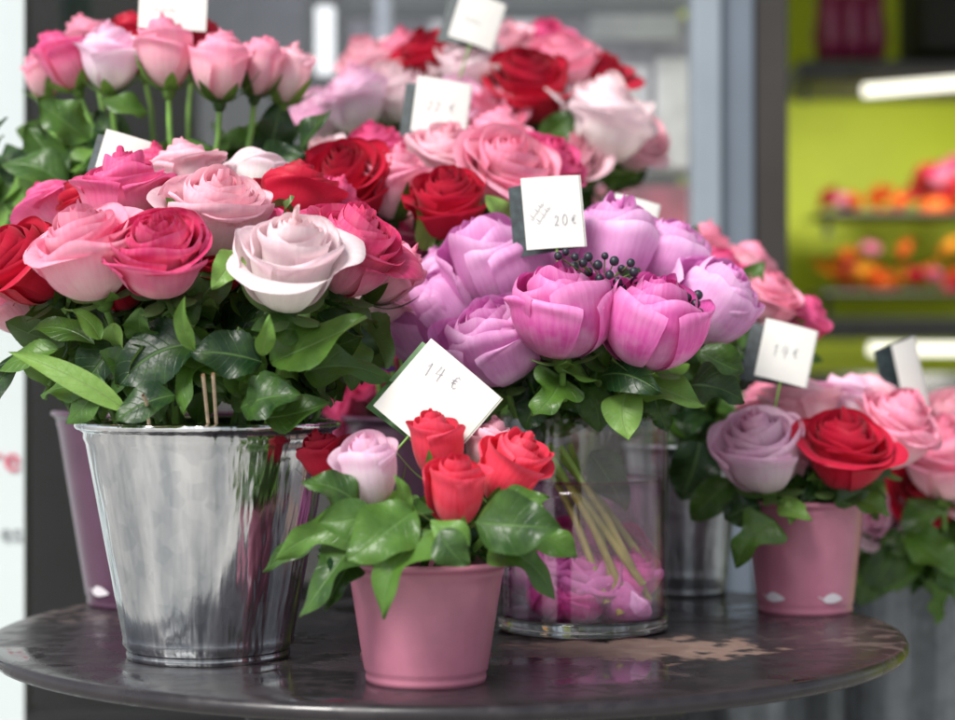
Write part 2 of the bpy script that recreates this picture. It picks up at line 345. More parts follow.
def bouquet(name,label,focus,blooms,fills,heroes=(),stem_to=None,cat='bouquet',lean=.30,extra=None,bname='rose_bloom',group='rose bouquets for sale',k=1.14,spread=.03):
    root=empty(name,focus,label,cat,group)
    f=Vector(focus)
    for b in blooms:
        u,v,r,d,style,colr=b[:6]; P=W(u,v,d); R=r/F*d*k
        SEED[0]+=1; rr=random.Random(SEED[0])
        if len(b)>6: ax=Vector(b[6]).normalized()
        else:
            ax=(P-f); ax=ax.normalized()+Vector((rr.uniform(-.2,.2),-lean+rr.uniform(-.2,.2),.2)); ax.normalize()
        acc=bloom_acc(style,SEED[0])
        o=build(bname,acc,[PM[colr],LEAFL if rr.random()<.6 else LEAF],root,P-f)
        q=Vector((0,0,1)).rotation_difference(ax) @ Quaternion((0,0,1),rr.uniform(0,6.28))
        o.rotation_mode='QUATERNION'; o.rotation_quaternion=q; o.scale=(R*rr.uniform(.93,1.07),R*rr.uniform(.93,1.07),R)
        a=Acc(); s0=P-ax*R*.9; end=Vector(stem_to) if stem_to else f
        end=end+Vector((rr.uniform(-spread,spread),rr.uniform(-spread,spread),0))
        m1=s0-ax*.03; m2=(m1+end)/2+Vector((0,0,.01))
        tube(a,[s0,m1,m2,end],.0028,.0032,8)
        build('stem',a,[STEM],root,(0,0,0),f)
    acc=Acc()
    for fl in fills: fill(acc,**fl)
    for h in heroes:
        u1,v1,d1,u2,v2,d2,wpx,kind=h[:8]; lt=h[8] if len(h)>8 else 0
        up=Vector(h[9]) if len(h)>9 else Vector((random.uniform(-.4,.4),-1,random.uniform(.2,.9)))
        leaf(acc,W(u1,v1,d1),W(u2,v2,d2),wpx/F*(d1+d2)/2,up,kind,.1,.25,lt)
    if acc.n: build('foliage',acc,[LEAF,LEAFL],root,(0,0,0),f)
    if extra: extra(root,f)
    return root
# ------------------------------------------------------------------ table
TC=Vector((-.026,1.774,TZ)); TR=.405
def table_mat():
    m,nt,out=newmat('worn_black_table_paint')
    tc=N(nt,'ShaderNodeTexCoord'); ob=tc.outputs['Object']
    n1=N(nt,'ShaderNodeTexNoise'); n1.inputs['Scale'].default_value=4; n1.inputs['Detail'].default_value=9; n1.inputs['Distortion'].default_value=.6; L(nt,ob,n1.inputs['Vector'])
    n2=N(nt,'ShaderNodeTexNoise'); n2.inputs['Scale'].default_value=42; n2.inputs['Detail'].default_value=9; L(nt,ob,n2.inputs['Vector'])
    col=mixc(nt,n2.outputs[0],(.004,.004,.005),(.040,.033,.038))
    rp=N(nt,'ShaderNodeValToRGB'); rp.color_ramp.elements[0].position=.50; rp.color_ramp.elements[1].position=.60; L(nt,n1.outputs[0],rp.inputs[0])
    mot=N(nt,'ShaderNodeValToRGB'); mot.color_ramp.elements[0].position=.50; mot.color_ramp.elements[1].position=.57; L(nt,n2.outputs[0],mot.inputs[0])
    col=mixc(nt,mth(nt,'MULTIPLY',rp.outputs[0],mth(nt,'ADD',mth(nt,'MULTIPLY',mot.outputs[0],.50),.06)),col,(.17,.125,.115))
    wear=None
    for (x,y,sx,sy,k) in ((.165,-.13,.105,.072,1.05),(-.17,-.20,.024,.016,.85)):
        mp=N(nt,'ShaderNodeMapping'); mp.vector_type='TEXTURE'; mp.inputs['Location'].default_value=(x,y,0); mp.inputs['Scale'].default_value=(sx,sy,1)
        L(nt,ob,mp.inputs[0])
        sp=N(nt,'ShaderNodeSeparateXYZ'); L(nt,mp.outputs[0],sp.inputs[0])
        dd=mth(nt,'SQRT',mth(nt,'ADD',mth(nt,'POWER',sp.outputs[0],2.0),mth(nt,'POWER',sp.outputs[1],2.0)))
        g=mth(nt,'SUBTRACT',.95*k,mth(nt,'ADD',dd,mth(nt,'MULTIPLY',mth(nt,'SUBTRACT',n2.outputs[0],.5),2.6)))
        wear=g if wear is None else mth(nt,'MAXIMUM',wear,g)
    w=mth(nt,'MULTIPLY',wear,3.0,True)
    rust=mixc(nt,n2.outputs[0],(.16,.085,.065),(.40,.29,.24))
    col=mixc(nt,mth(nt,'MULTIPLY',w,.8),col,rust)
    p=N(nt,'ShaderNodeBsdfPrincipled'); L(nt,col,p.inputs['Base Color'])
    n3=N(nt,'ShaderNodeTexNoise'); n3.inputs['Scale'].default_value=7; n3.inputs['Detail'].default_value=6; n3.inputs['Distortion'].default_value=1.0; L(nt,ob,n3.inputs['Vector'])
    r3=N(nt,'ShaderNodeValToRGB'); r3.color_ramp.elements[0].position=.41; r3.color_ramp.elements[0].color=(.04,.04,.04,1); r3.color_ramp.elements[1].position=.46; r3.color_ramp.elements[1].color=(.28,.28,.28,1)
    L(nt,n3.outputs[0],r3.inputs[0])
    ro=mth(nt,'ADD',mth(nt,'ADD',r3.outputs[0],mth(nt,'MULTIPLY',mot.outputs[0],.12)),mth(nt,'MULTIPLY',w,.40)); L(nt,ro,p.inputs['Roughness'])
    bp=N(nt,'ShaderNodeBump'); bp.inputs['Strength'].default_value=.4; bp.inputs['Distance'].default_value=.0015
    L(nt,mth(nt,'MULTIPLY',n2.outputs[0],mth(nt,'ADD',r3.outputs[0],w)),bp.inputs['Height']); L(nt,bp.outputs[0],p.inputs['Normal'])
    L(nt,p.outputs[0],out.inputs[0]); return m
TABM=table_mat()
tab=empty('round_table',(TC.x,TC.y,0),'round worn black metal bistro table with rust patches','table')
prof=[(0.0005,-.014),(TR-.010,-.014),(TR-.003,-.0125),(TR,-.009),(TR,-.005),(TR-.002,-.0012),(TR-.006,0),(TR-.03,0),(0.0005,0)]
lathe('table_top',prof,TABM,tab,(0,0,TZ),160)
IRON=simple('black_iron',(.02,.02,.022),.45,noise=.3)
lathe('table_apron',[(.23,-.05),(.235,-.05),(.235,-.0145),(.23,-.0145)],IRON,tab,(0,0,TZ),96)
for k in range(3):
    a=Acc(); an=math.radians(30+120*k)
    cx,cy=math.cos(an),math.sin(an)
    tube(a,[(cx*.22,cy*.22,.73),(cx*.2,cy*.2,.5),(cx*.18,cy*.18,.3),(cx*.34,cy*.34,.01)],.011,.011,10)
    build('leg',a,[IRON],tab)
# ------------------------------------------------------------------ containers
def bucket_prof(rb,rt,h,ribs=(),lip=.0045,th=.0012):
    P=[(0.0005,.004),(rb-.004,.004),(rb-.003,0),(rb,0),(rb+.0005,.004),(rb-.0002,.007)]
    for i in range(1,40):
        t=i/40; z=.007+(h-.012)*t; r=rb+(rt-rb)*z/h
        for (zr,a,w) in ribs: r+=a*math.exp(-((z-zr)/w)**2)
        P.append((r,z))
    for k in range(9):
        an=-math.pi/2+k*math.pi*1.25/8
        P.append((rt+lip*.35+lip*.6*math.cos(an),h-lip*.6+lip*.6*math.sin(an)))
    for i in range(20,-1,-1):
        z=.005+(h-.008)*i/20; P.append((rb-th+(rt-rb)*z/h,z))
    P.append((0.0005,.005))
    return P
def container(name,X,Y,rb,rt,h,mat,label,cat,ribs=(),z=TZ,emblem=None,eyaw=(),group=None,lip=.0045):
    o=lathe(name,bucket_prof(rb,rt,h,ribs,lip),mat,None,(X,Y,z),128); tag(o,label,cat,group)
    if emblem:
        for ey in eyaw:
            a=Acc()
            U,T=np.meshgrid(np.linspace(-1,1,7),np.linspace(0,1,16))
            ln=emblem; w=.21*ln*np.sin(np.pi*T**.8)**.8
            sx=(T-.5)*ln; sz=.016+U*w+.06*ln*np.sin(T*3.14)
            r=rb+(rt-rb)*sz/h+.0012
            an=math.radians(-90+ey)+sx/r
            V=np.stack([r*np.cos(an),r*np.sin(an),sz],2).reshape(-1,3)
            a.add(V,gfaces(7,16))
            U3,T3=np.meshgrid(np.linspace(-1,1,3),np.linspace(0,1,6))
            sx=-(.47*ln+T3*.22*ln); sz=.016+T3*.14*ln+U3*.0006
            r=rb+(rt-rb)*sz/h+.0012; an=math.radians(-90+ey)+sx/r
            a.add(np.stack([r*np.cos(an),r*np.sin(an),sz],2).reshape(-1,3),gfaces(3,6))
            build('leaf_emblem',a,[WHITEP],o)
    return o
bucketA=container('galvanised_bucket',-.219,1.605,.066,.1020,.1917,GALV,'large shiny galvanised metal bucket on the table holding roses','bucket',ribs=((.011,.0012,.003),(.179,.0016,.0025)),lip=.006)
container('pink_pot',-.0387,1.481,.0451,.0595,.0918,PINK,'small dusty pink tin pot at the table edge','flower pot',ribs=((.082,.0008,.003),),emblem=.016,eyaw=(-95,95),group='pink tin flower pots')
container('pink_pot',.314,1.89,.0450,.0570,.108,PINK,'small dusty pink tin pot with white leaf emblems','flower pot',ribs=((.098,.0008,.003),),emblem=.022,eyaw=(-45,24),group='pink tin flower pots')
container('plum_bucket',-.325,1.95,.060,.091,.191,PLUM,'dark plum painted tin bucket behind the galvanised bucket','bucket',emblem=.024,eyaw=(-38,),ribs=((.178,.001,.003),),group='plum tin buckets')
container('plum_bucket',-.055,1.99,.058,.080,.185,PLUM,'dark plum painted tin bucket at the back of the table','bucket',group='plum tin buckets')
container('galvanised_bucket',.212,2.035,.044,.060,.155,GALVD,'small dull galvanised bucket behind the glass vase','bucket',ribs=((.02,.001,.004),(.13,.001,.004)))
container('zinc_tub',.535,2.30,.085,.115,.82,GALVK,'tall dark zinc florist tub standing on the pavement','tub',ribs=tuple((z,.003,.008) for z in (.1,.25,.4,.55,.7)),z=0,group='tall zinc florist tubs')
container('zinc_tub',.40,2.62,.10,.13,.66,GALVK,'tall dark zinc florist tub standing on the pavement','tub',ribs=tuple((z,.003,.008) for z in (.1,.25,.4,.55,.62)),z=0,group='tall zinc florist tubs')
container('zinc_tub',.03,2.48,.09,.12,.92,GALVK,'tall dark zinc florist tub standing on the pavement','tub',ribs=tuple((z,.003,.008) for z in (.1,.25,.4,.55,.7)),z=0,group='tall zinc florist tubs')
# glass vase
vr=.0765; vh=.191; VX,VY=.094,1.763
P=[(vr,.0145)]+[(vr,z) for z in np.linspace(.02,vh-.002,12)]+[(vr-.0008,vh),(vr-.0022,vh),(vr-.003,vh-.002)]+[(vr-.003,z) for z in np.linspace(vh-.01,.0145,12)]
vase=lathe('glass_vase',P,GLASS,None,(VX,VY,TZ+.0004),128); tag(vase,'clear glass cylinder vase of water holding purple blooms','vase')
lathe('glass_base',[(0.0004,0),(vr-.006,0),(vr-.002,.0012),(vr,.004),(vr,.0105),(vr-.001,.0135),(vr-.004,.0141),(0.0004,.0141)],GBASE,vase,(0,0,0),128)
wr=vr-.0034; wl=.134
lathe('water',[(0.0004,.0148),(wr-.001,.0148),(wr,.016)]+[(wr,z) for z in np.linspace(.03,wl+.0014,8)]+[(wr-.0008,wl+.0002),(wr-.002,wl-.0010),(wr-.005,wl-.0018),(0.0004,wl-.002)],WATER,vase,(0,0,0),128)
for i,(x,y,z,r,cn) in enumerate(((-.034,-.022,.054,.038,'lilac'),(.006,-.034,.046,.036,'lilac'),(.036,-.018,.048,.036,'magenta'),(-.01,.025,.062,.042,'magenta'),(-.030,-.036,.032,.028,'magenta'),(.030,-.038,.030,.028,'lilac'),(.034,.028,.055,.034,'magenta'),(-.002,-.042,.028,.026,'magenta'),(-.038,.025,.05,.034,'lilac'))):
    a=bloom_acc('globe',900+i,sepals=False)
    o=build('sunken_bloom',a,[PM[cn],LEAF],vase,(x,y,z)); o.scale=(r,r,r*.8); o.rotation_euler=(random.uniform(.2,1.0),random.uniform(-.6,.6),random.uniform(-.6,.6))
# ------------------------------------------------------------------ bouquets
fA=Vector((-.219,1.605,TZ+.17))
def extraA(root,f):
    for (u1,u2,v2) in ((209,203,375),(217,213,374),(150,143,395)):
        a=Acc(); tube(a,[W(u1,432,1.52),W((u1+u2)/2,402,1.475),W(u2,v2,1.44)],.0015,.0013,6); build('cut_twig',a,[TWIG],root,(0,0,0),f)
bouquet('rose_bouquet','large mixed bouquet of pink, white and red roses in bucket',fA,[
(26,262,50,1.57,'open','red'),(84,252,56,1.505,'open','pink',(-.25,-.45,.85)),(158,252,54,1.49,'open','crimson',(-.05,-.6,.8)),(120,192,46,1.60,'open','hotpink'),
(215,212,56,1.57,'open','pinkpale'),(291,262,58,1.485,'open','white',(.12,-.5,.9)),(354,250,54,1.56,'open','crimson'),(293,198,44,1.66,'open','red'),
(182,176,40,1.70,'open','pinkpale'),(392,275,38,1.64,'half','pink'),(16,303,38,1.64,'open','pink'),(60,209,36,1.72,'open','hotpink'),(250,179,34,1.74,'open','white'),(380,298,32,1.68,'open','pinkpale'),(330,207,36,1.70,'open','crimson'),
(150,179,34,1.72,'open','crimson'),(90,204,34,1.68,'open','red'),(255,225,36,1.62,'open','hotpink'),(120,285,30,1.56,'open','red'),(215,265,34,1.58,'open','red')],
[dict(C=W(205,330,1.62),R=(.135,.10,.055),n=150,lmin=.045,lmax=.07,kinds=['rose','rose','ruscus'],e0=-.9,e1=.5,light=.08),
 dict(C=W(200,260,1.62),R=(.10,.06,.05),n=60,lmin=.04,lmax=.06,kinds=['rose'],e0=-.5,e1=1,light=.1),
 dict(C=W(205,372,1.60),R=(.100,.095,.035),n=110,lmin=.05,lmax=.078,kinds=['rose','ruscus','ivy'],e0=-.3,e1=.9,light=.08,shell=(.5,1.0))],
[(205,345,1.50,118,388,1.50,66,'rose'),(262,362,1.49,190,352,1.48,50,'rose'),(272,362,1.50,368,318,1.48,66,'rose'),(305,372,1.52,395,384,1.54,46,'ivy'),
 (128,412,1.49,8,352,1.50,26,'ruscus',1),(95,345,1.53,28,332,1.56,34,'ruscus'),(110,400,1.50,40,395,1.53,40,'rose'),(175,395,1.49,115,422,1.48,40,'rose'),
 (195,350,1.47,185,296,1.44,22,'ruscus',1),(262,355,1.46,270,315,1.44,20,'ruscus',1),(150,340,1.52,140,310,1.49,36,'rose'),(100,340,1.5,70,310,1.49,26,'ruscus',1),
 (300,330,1.5,250,330,1.48,40,'rose'),(240,408,1.49,300,395,1.47,48,'rose'),(238,250,1.48,212,288,1.46,30,'rose',1),(30,350,1.56,-10,440,1.56,22,'ruscus'),
 (265,418,1.50,330,402,1.49,44,'rose'),(100,385,1.50,66,424,1.50,40,'ruscus'),(290,380,1.49,250,415,1.48,42,'rose'),(60,350,1.55,-5,372,1.56,34,'rose')],
 stem_to=(-.219,1.605,TZ+.03),extra=extraA)
fB=Vector((-.31,1.95,TZ+.2))
bouquet('rose_bouquet','tall bouquet of pink and lilac rosebuds with long leafy stems',fB,[
(66,60,34,1.93,'bud','hotpink'),(107,58,37,1.90,'half','lilacpale',(-.05,-.3,.95)),(168,54,38,1.87,'bud','pink',(0,-.12,1)),(221,66,38,1.86,'bud','pink',(.05,-.1,1)),
(257,66,33,1.90,'bud','pink',(.1,-.1,1)),(287,74,33,1.93,'bud','pinkpale',(.15,-.1,1)),(137,44,34,1.97,'half','red'),(42,76,26,2.0,'bud','pink'),(195,46,32,1.98,'half','red'),(90,42,28,2.0,'half','pink')],
[dict(C=W(160,172,1.97),R=(.15,.07,.055),n=100,lmin=.05,lmax=.075,kinds=['rose','ruscus'],e0=-.8,e1=.6,light=.08),
 dict(C=W(60,190,1.93),R=(.09,.07,.06),n=50,lmin=.05,lmax=.07,kinds=['rose'],e0=-.8,e1=.6,light=.1),
 dict(C=W(130,300,1.95),R=(.10,.07,.12),n=70,lmin=.05,lmax=.07,kinds=['rose'],e0=-1.2,e1=1.2,light=.02)],
[(90,140,1.86,35,100,1.84,44,'rose'),(70,190,1.85,0,165,1.85,46,'rose'),(130,150,1.85,95,185,1.83,40,'rose'),(300,150,1.86,330,110,1.84,40,'rose'),(255,180,1.85,305,155,1.82,40,'rose'),(148,112,1.88,100,100,1.86,30,'rose'),(195,170,1.85,185,140,1.83,34,'rose')],
 stem_to=(-.29,1.90,TZ+.16),lean=.1,extra=None)
fC=Vector((.05,2.40,TZ+.25))
bouquet('rose_bouquet','domed bouquet of red, white and pale pink roses behind the table',fC,[
(430,58,34,2.24,'open','red'),(478,70,42,2.20,'open','white',(-.1,-.3,.95)),(532,86,44,2.16,'open','red'),(606,122,48,2.14,'open','white',(.35,-.3,.9)),(352,100,38,2.2,'open','lilacpale',(-.3,-.25,.95)),
(398,92,38,2.22,'open','white'),(565,64,36,2.26,'open','pink'),(500,47,36,2.3,'open','pinkpale'),(590,80,34,2.28,'open','red'),(635,144,32,2.2,'open','pinkpale'),(455,108,36,2.14,'open','lilacpale'),
(370,64,34,2.3,'open','pinkpale'),(320,114,32,2.28,'open','lilacpale'),(575,158,32,2.12,'open','pinkpale'),(405,54,32,2.3,'open','pink'),(490,118,36,2.14,'open','pink'),(540,47,34,2.34,'open','hotpink')],
[dict(C=W(480,160,2.3),R=(.17,.10,.07),n=100,lmin=.05,lmax=.07,kinds=['rose'],e0=-.9,e1=.7)],
[(540,140,2.12,575,110,2.1,30,'rose'),(600,165,2.14,560,190,2.12,34,'rose'),(640,170,2.2,600,180,2.2,30,'rose')],stem_to=(.03,2.48,TZ+.1))
fD=Vector((-.055,1.99,TZ+.19))
bouquet('rose_bouquet','bouquet of red and pink roses in the plum bucket',fD,[
(447,205,40,1.80,'open','red',(.0,-.55,.8)),(347,186,46,1.82,'open','red'),(392,184,40,1.83,'half','pink',(0,-.25,1)),(440,157,40,1.90,'open','pinkpale'),(512,174,48,1.86,'open','pink'),
(550,167,36,1.92,'open','hotpink'),(492,140,38,1.96,'open','pink'),(378,154,36,1.96,'open','hotpink'),(420,227,32,1.90,'open','pinkpale'),(350,230,36,1.85,'open','pink'),(395,245,34,1.9,'open','hotpink'),(470,234,30,1.9,'open','pink'),(325,167,34,1.9,'open','white'),
(355,360,38,2.0,'open','hotpink'),(385,335,34,2.02,'open','pink'),(350,405,34,2.0,'open','hotpink'),(378,380,34,1.98,'open','hotpink'),(330,335,30,2.04,'open','pink'),(410,395,30,2.02,'open','hotpink'),(395,300,34,2.0,'open','hotpink'),(330,300,34,2.0,'open','pink')],
[dict(C=W(430,240,1.95),R=(.12,.09,.07),n=80,lmin=.045,lmax=.065,kinds=['rose'],e0=-.9,e1=.8),
 dict(C=W(415,340,2.01),R=(.06,.05,.07),n=40,lmin=.04,lmax=.06,kinds=['rose'],e0=-1.2,e1=1.2,light=0)],
[(505,235,1.80,485,195,1.78,30,'rose',1),(425,250,1.8,415,205,1.78,26,'ruscus',1),(440,240,1.78,465,262,1.76,24,'ruscus')],stem_to=(-.055,1.99,TZ+.06))
fE=Vector((VX,VY,TZ+.19))
def extraE(root,f):
    rb=random.Random(3)
    pts=[(558,252),(565,248),(573,253),(580,259),(589,268),(597,261),(598,275),(608,271),(605,285),(613,257),(619,265),(618,278),(625,284),(628,259),(618,292),(607,293),(586,253),(572,263),(636,268),(632,277),(582,273),(596,290),(602,252),(612,286)]
    for grp,c,d0 in ((pts,W(604,284,1.66),1.605),([(694,300),(699,308),(692,310),(698,291),(690,294)],W(692,312,1.68),1.62)):
        a=Acc()
        for (u,v) in grp:
            d=rb.uniform(d0-.02,d0+.03)
            p=W(u+rb.uniform(-3,3),v+4,d); sphere(a,p,rb.uniform(.0030,.0042),0,12,9,1.05)
            tube(a,[p,p+(c-p)*.4+Vector((0,.004,-.001)),c],.0006,.0007,5,1)
        build('berry_sprig',a,[BERRY,STEM],root,(0,0,0),f)
    for (x0,x1,z1,y0,y1) in ((-.034,.040,.022,-.03,-.055),(-.022,.056,.03,-.04,-.042),(-.012,.030,.020,.0,-.06),(-.040,.018,.030,.0,-.06),(-.044,.050,.045,-.02,-.05),(-.03,.062,.05,.01,-.02)):
        t=Acc(); p0=Vector((VX+x0,VY+y0,TZ+.165)); p1=Vector((VX+x1,VY+y1,TZ+z1))
        tube(t,[p0,(p0+p1)/2+Vector((.003,0,.003)),p1],.0030,.0036,10); build('stem',t,[STEMW],root,(0,0,0),f)
    s=Acc()
    for k in range(60):
        p=W(random.gauss(402,9),random.gauss(335,22),random.uniform(1.72,1.76)); d=Vector((random.gauss(-.4,.5),random.gauss(-.3,.4),random.gauss(.6,.4))).normalized()
        leaf(s,p,p+d*random.uniform(.012,.02),.006,(0,-1,.3),'ruscus',.1,.4)
    build('statice_tuft',s,[simple('statice_violet',(.22,.05,.42),.6,noise=.3)],root,(0,0,0),f)
bouquet('purple_bouquet','lilac and magenta blooms with black berries in glass vase',fE,[
(497,266,54,1.74,'globe','lilac',(-.1,-.3,1)),(430,320,52,1.74,'globe','lilac',(-.5,-.3,.8)),(493,343,50,1.66,'globe','lilac',(-.25,-.4,.8)),(562,313,52,1.62,'globe','magenta',(-.02,-.25,1)),
(652,324,52,1.62,'globe','magenta',(.15,-.3,.95)),(607,250,54,1.75,'globe','lilac',(.05,-.25,1)),(712,304,46,1.72,'globe','lilac',(.5,-.3,.8)),(662,262,46,1.78,'globe','lilac',(.3,-.2,.9)),(545,272,42,1.78,'globe','lilac'),(450,285,40,1.80,'globe','lilac'),(530,350,34,1.70,'globe','lilac',(0,-.5,.8)),(605,300,34,1.70,'globe','lilac',(0,-.4,.9))],
[dict(C=W(580,380,1.75),R=(.085,.095,.030),n=80,lmin=.045,lmax=.065,kinds=['ivy','ruscus','rose'],e0=-.5,e1=.6,light=.12),
 dict(C=W(580,408,1.763),R=(.060,.060,.020),n=40,lmin=.035,lmax=.05,kinds=['ruscus','rose'],e0=-.6,e1=.6,light=.1),
 dict(C=W(590,320,1.76),R=(.09,.07,.04),n=40,lmin=.04,lmax=.06,kinds=['rose'],light=.1)],
[(628,390,1.64,629,442,1.62,42,'ruscus',1),(640,376,1.66,705,406,1.63,50,'ruscus',1),(690,385,1.66,745,402,1.66,44,'ivy'),(560,380,1.64,530,418,1.61,48,'ivy'),(590,380,1.65,560,372,1.6,34,'ruscus'),
 (600,376,1.64,660,392,1.6,40,'rose'),(585,385,1.66,600,432,1.66,36,'rose'),(500,375,1.68,470,396,1.68,26,'rose'),(700,350,1.7,745,372,1.7,36,'rose'),(590,452,1.74,625,512,1.73,50,'rose'),(655,395,1.67,668,432,1.67,34,'ivy'),(540,400,1.67,525,430,1.67,30,'rose')],
 stem_to=(VX-.01,VY,TZ+.185),extra=extraE,bname='purple_bloom',spread=.02,k=1.12)
fF=Vector((-.0387,1.481,TZ+.085))
bouquet('small_rose_bouquet','small posy of red and pale pink rosebuds in a pink pot',fF,[
(368,470,43,1.44,'bud','lilacpale',(-.2,-.3,1)),(437,446,39,1.48,'bud','coral',(0,-.12,1)),(456,490,45,1.42,'bud','coral',(.05,-.35,1)),(509,470,42,1.46,'half','coral',(.35,-.25,.9)),
(323,458,30,1.52,'half','red',(-.4,-.2,.9)),(492,450,36,1.52,'half','pinkpale',(.2,-.1,1))],
[dict(C=W(425,525,1.48),R=(.065,.045,.022),n=24,lmin=.045,lmax=.06,kinds=['ivy','ruscus','ruscus'],e0=-.3,e1=.6,light=.12),
 dict(C=W(425,548,1.48),R=(.055,.05,.015),n=20,lmin=.03,lmax=.045,kinds=['rose'],e0=-.1,e1=.6)],
[(360,505,1.42,300,482,1.41,44,'ruscus'),(365,525,1.42,275,560,1.43,44,'ivy'),(360,535,1.43,300,618,1.41,60,'ivy'),(415,510,1.40,345,562,1.38,66,'ruscus'),(432,530,1.39,382,618,1.375,66,'ivy'),
 (470,545,1.38,430,520,1.385,34,'ruscus',1),(475,522,1.39,562,528,1.38,66,'ruscus'),(510,520,1.42,578,556,1.42,50,'ivy'),(490,545,1.41,555,600,1.41,52,'ivy'),
 (500,500,1.43,550,498,1.43,34,'ruscus'),(330,530,1.45,262,572,1.45,24,'ruscus'),(400,515,1.41,395,475,1.40,20,'ruscus',1),(352,560,1.42,325,612,1.41,34,'ivy'),(440,530,1.37,470,566,1.37,40,'ruscus'),(375,515,1.40,318,522,1.40,44,'ruscus')],
 stem_to=(-.0387,1.481,TZ+.03),group='small rose posies',k=1.12)
fG=Vector((.212,2.035,TZ+.15))
bouquet('rose_bouquet','bouquet of hot pink roses in the small zinc bucket',fG,[
(688,262,28,2.06,'open','hotpink'),(720,275,30,2.02,'open','hotpink'),(770,298,32,1.98,'open','pink'),(803,320,28,2.02,'open','hotpink'),(745,262,26,2.1,'open','pink'),(665,245,26,2.12,'open','red'),(740,310,30,2.0,'open','lilacpale'),(705,245,26,2.12,'open','pink')],
[dict(C=W(730,345,2.04),R=(.08,.07,.05),n=80,lmin=.04,lmax=.06,kinds=['rose'],e0=-.9,e1=.9),
 dict(C=W(700,430,2.03),R=(.05,.05,.06),n=50,lmin=.04,lmax=.06,kinds=['rose'],e0=-1.2,e1=1.2)],
[(740,300,1.98,765,262,1.97,26,'rose'),(690,260,2.0,697,225,2.0,18,'rose'),(760,330,1.96,790,350,1.95,26,'rose'),(700,440,1.95,680,500,1.95,50,'rose'),(720,400,1.96,755,420,1.94,36,'rose')],stem_to=(.212,2.035,TZ+.06))
fH=Vector((.314,1.89,TZ+.10))
bouquet('small_rose_bouquet','small posy of pale pink and red roses in a pink pot',fH,[
(762,450,50,1.83,'open','lilacpale',(-.2,-.45,.9)),(846,452,44,1.82,'open','red',(.1,-.45,.9)),(893,430,46,1.88,'open','pink',(.4,-.4,.8)),(802,407,42,1.92,'open','pinkpale'),(842,404,36,1.96,'open','lilacpale'),(768,407,34,1.96,'open','pink'),(872,404,34,1.98,'open','pinkpale'),(805,455,36,1.88,'open','pink')],
[dict(C=W(815,480,1.89),R=(.075,.06,.03),n=60,lmin=.035,lmax=.05,kinds=['rose','ivy'],e0=-.6,e1=.8)],
[(775,520,1.82,735,568,1.82,44,'ivy'),(780,500,1.83,812,520,1.80,26,'ruscus',1),(835,505,1.82,870,490,1.82,24,'ruscus'),(760,505,1.84,725,520,1.85,36,'rose'),(850,500,1.84,890,515,1.84,26,'rose'),(735,480,1.86,690,520,1.88,36,'rose'),(800,500,1.82,790,525,1.81,22,'ruscus',1)],
 stem_to=(.314,1.89,TZ+.04),group='small rose posies')
fI=Vector((.525,2.2,TZ+.05))
bouquet('rose_bouquet','loose bouquet of pink and red roses in the tall zinc tub',fI,[
(944,458,48,2.02,'open','pink',(-.1,-.4,.9)),(925,490,36,2.08,'open','red'),(887,518,30,2.1,'half','lilacpale'),(975,480,40,2.05,'open','pinkpale'),(955,420,38,2.12,'open','pinkpale'),(985,430,36,2.15,'open','hotpink'),(965,515,32,2.1,'open','red')],
[dict(C=W(940,540,2.14),R=(.09,.07,.06),n=90,lmin=.05,lmax=.07,kinds=['rose','ivy'],e0=-.9,e1=.7)],
[(900,520,2.04,950,512,2.0,34,'rose'),(905,530,2.03,960,575,2.0,46,'rose'),(895,545,2.05,870,590,2.05,36,'rose'),(940,560,2.02,965,615,2.0,40,'rose'),(910,540,2.05,880,555,2.05,30,'rose')],stem_to=(.535,2.3,TZ))
# ------------------------------------------------------------------ price cards
GL={'1':[[(.15,.7),(.5,1),(.42,0)]],'4':[[(.40,1),(.08,.36),(1.0,.44)],[(.82,.92),(.62,-.12)]],'2':[[(.1,.78),(.35,1),(.7,.88),(.6,.5),(.1,.03),(.45,.12),(.85,.02)]],
'0':[[(.5+.4*math.cos(t),.5+.5*math.sin(t)) for t in np.linspace(1.6,7.9,12)]],
'e':[[(.95,.82),(.7,1),(.4,.85),(.25,.5),(.4,.12),(.7,0),(.95,.15)],[(.02,.62),(.75,.66)],[(.0,.42),(.7,.44)]],
'~':[[(t+.12*math.cos(t*7.5),.4+.28*math.sin(t*7.5)*(.6+.4*math.sin(t*2.3))+(.6 if (int(t*1.7)%4==1) else 0)*max(0,math.sin(t*7.5))) for t in np.linspace(0,7.0,150)]]}
def ribbon(acc,pts,w,y):
    pts=[Vector((p[0],p[1])) for p in pts]; V=[]
    for i,p in enumerate(pts):
        d=pts[min(i+1,len(pts)-1)]-pts[max(i-1,0)]; n=Vector((-d.y,d.x)).normalized()*w/2
        V+= [(p.x+n.x,y,p.y+n.y),(p.x-n.x,y,p.y-n.y)]
    acc.add(V,[(2*i,2*i+1,2*i+3,2*i+2) for i in range(len(pts)-1)])
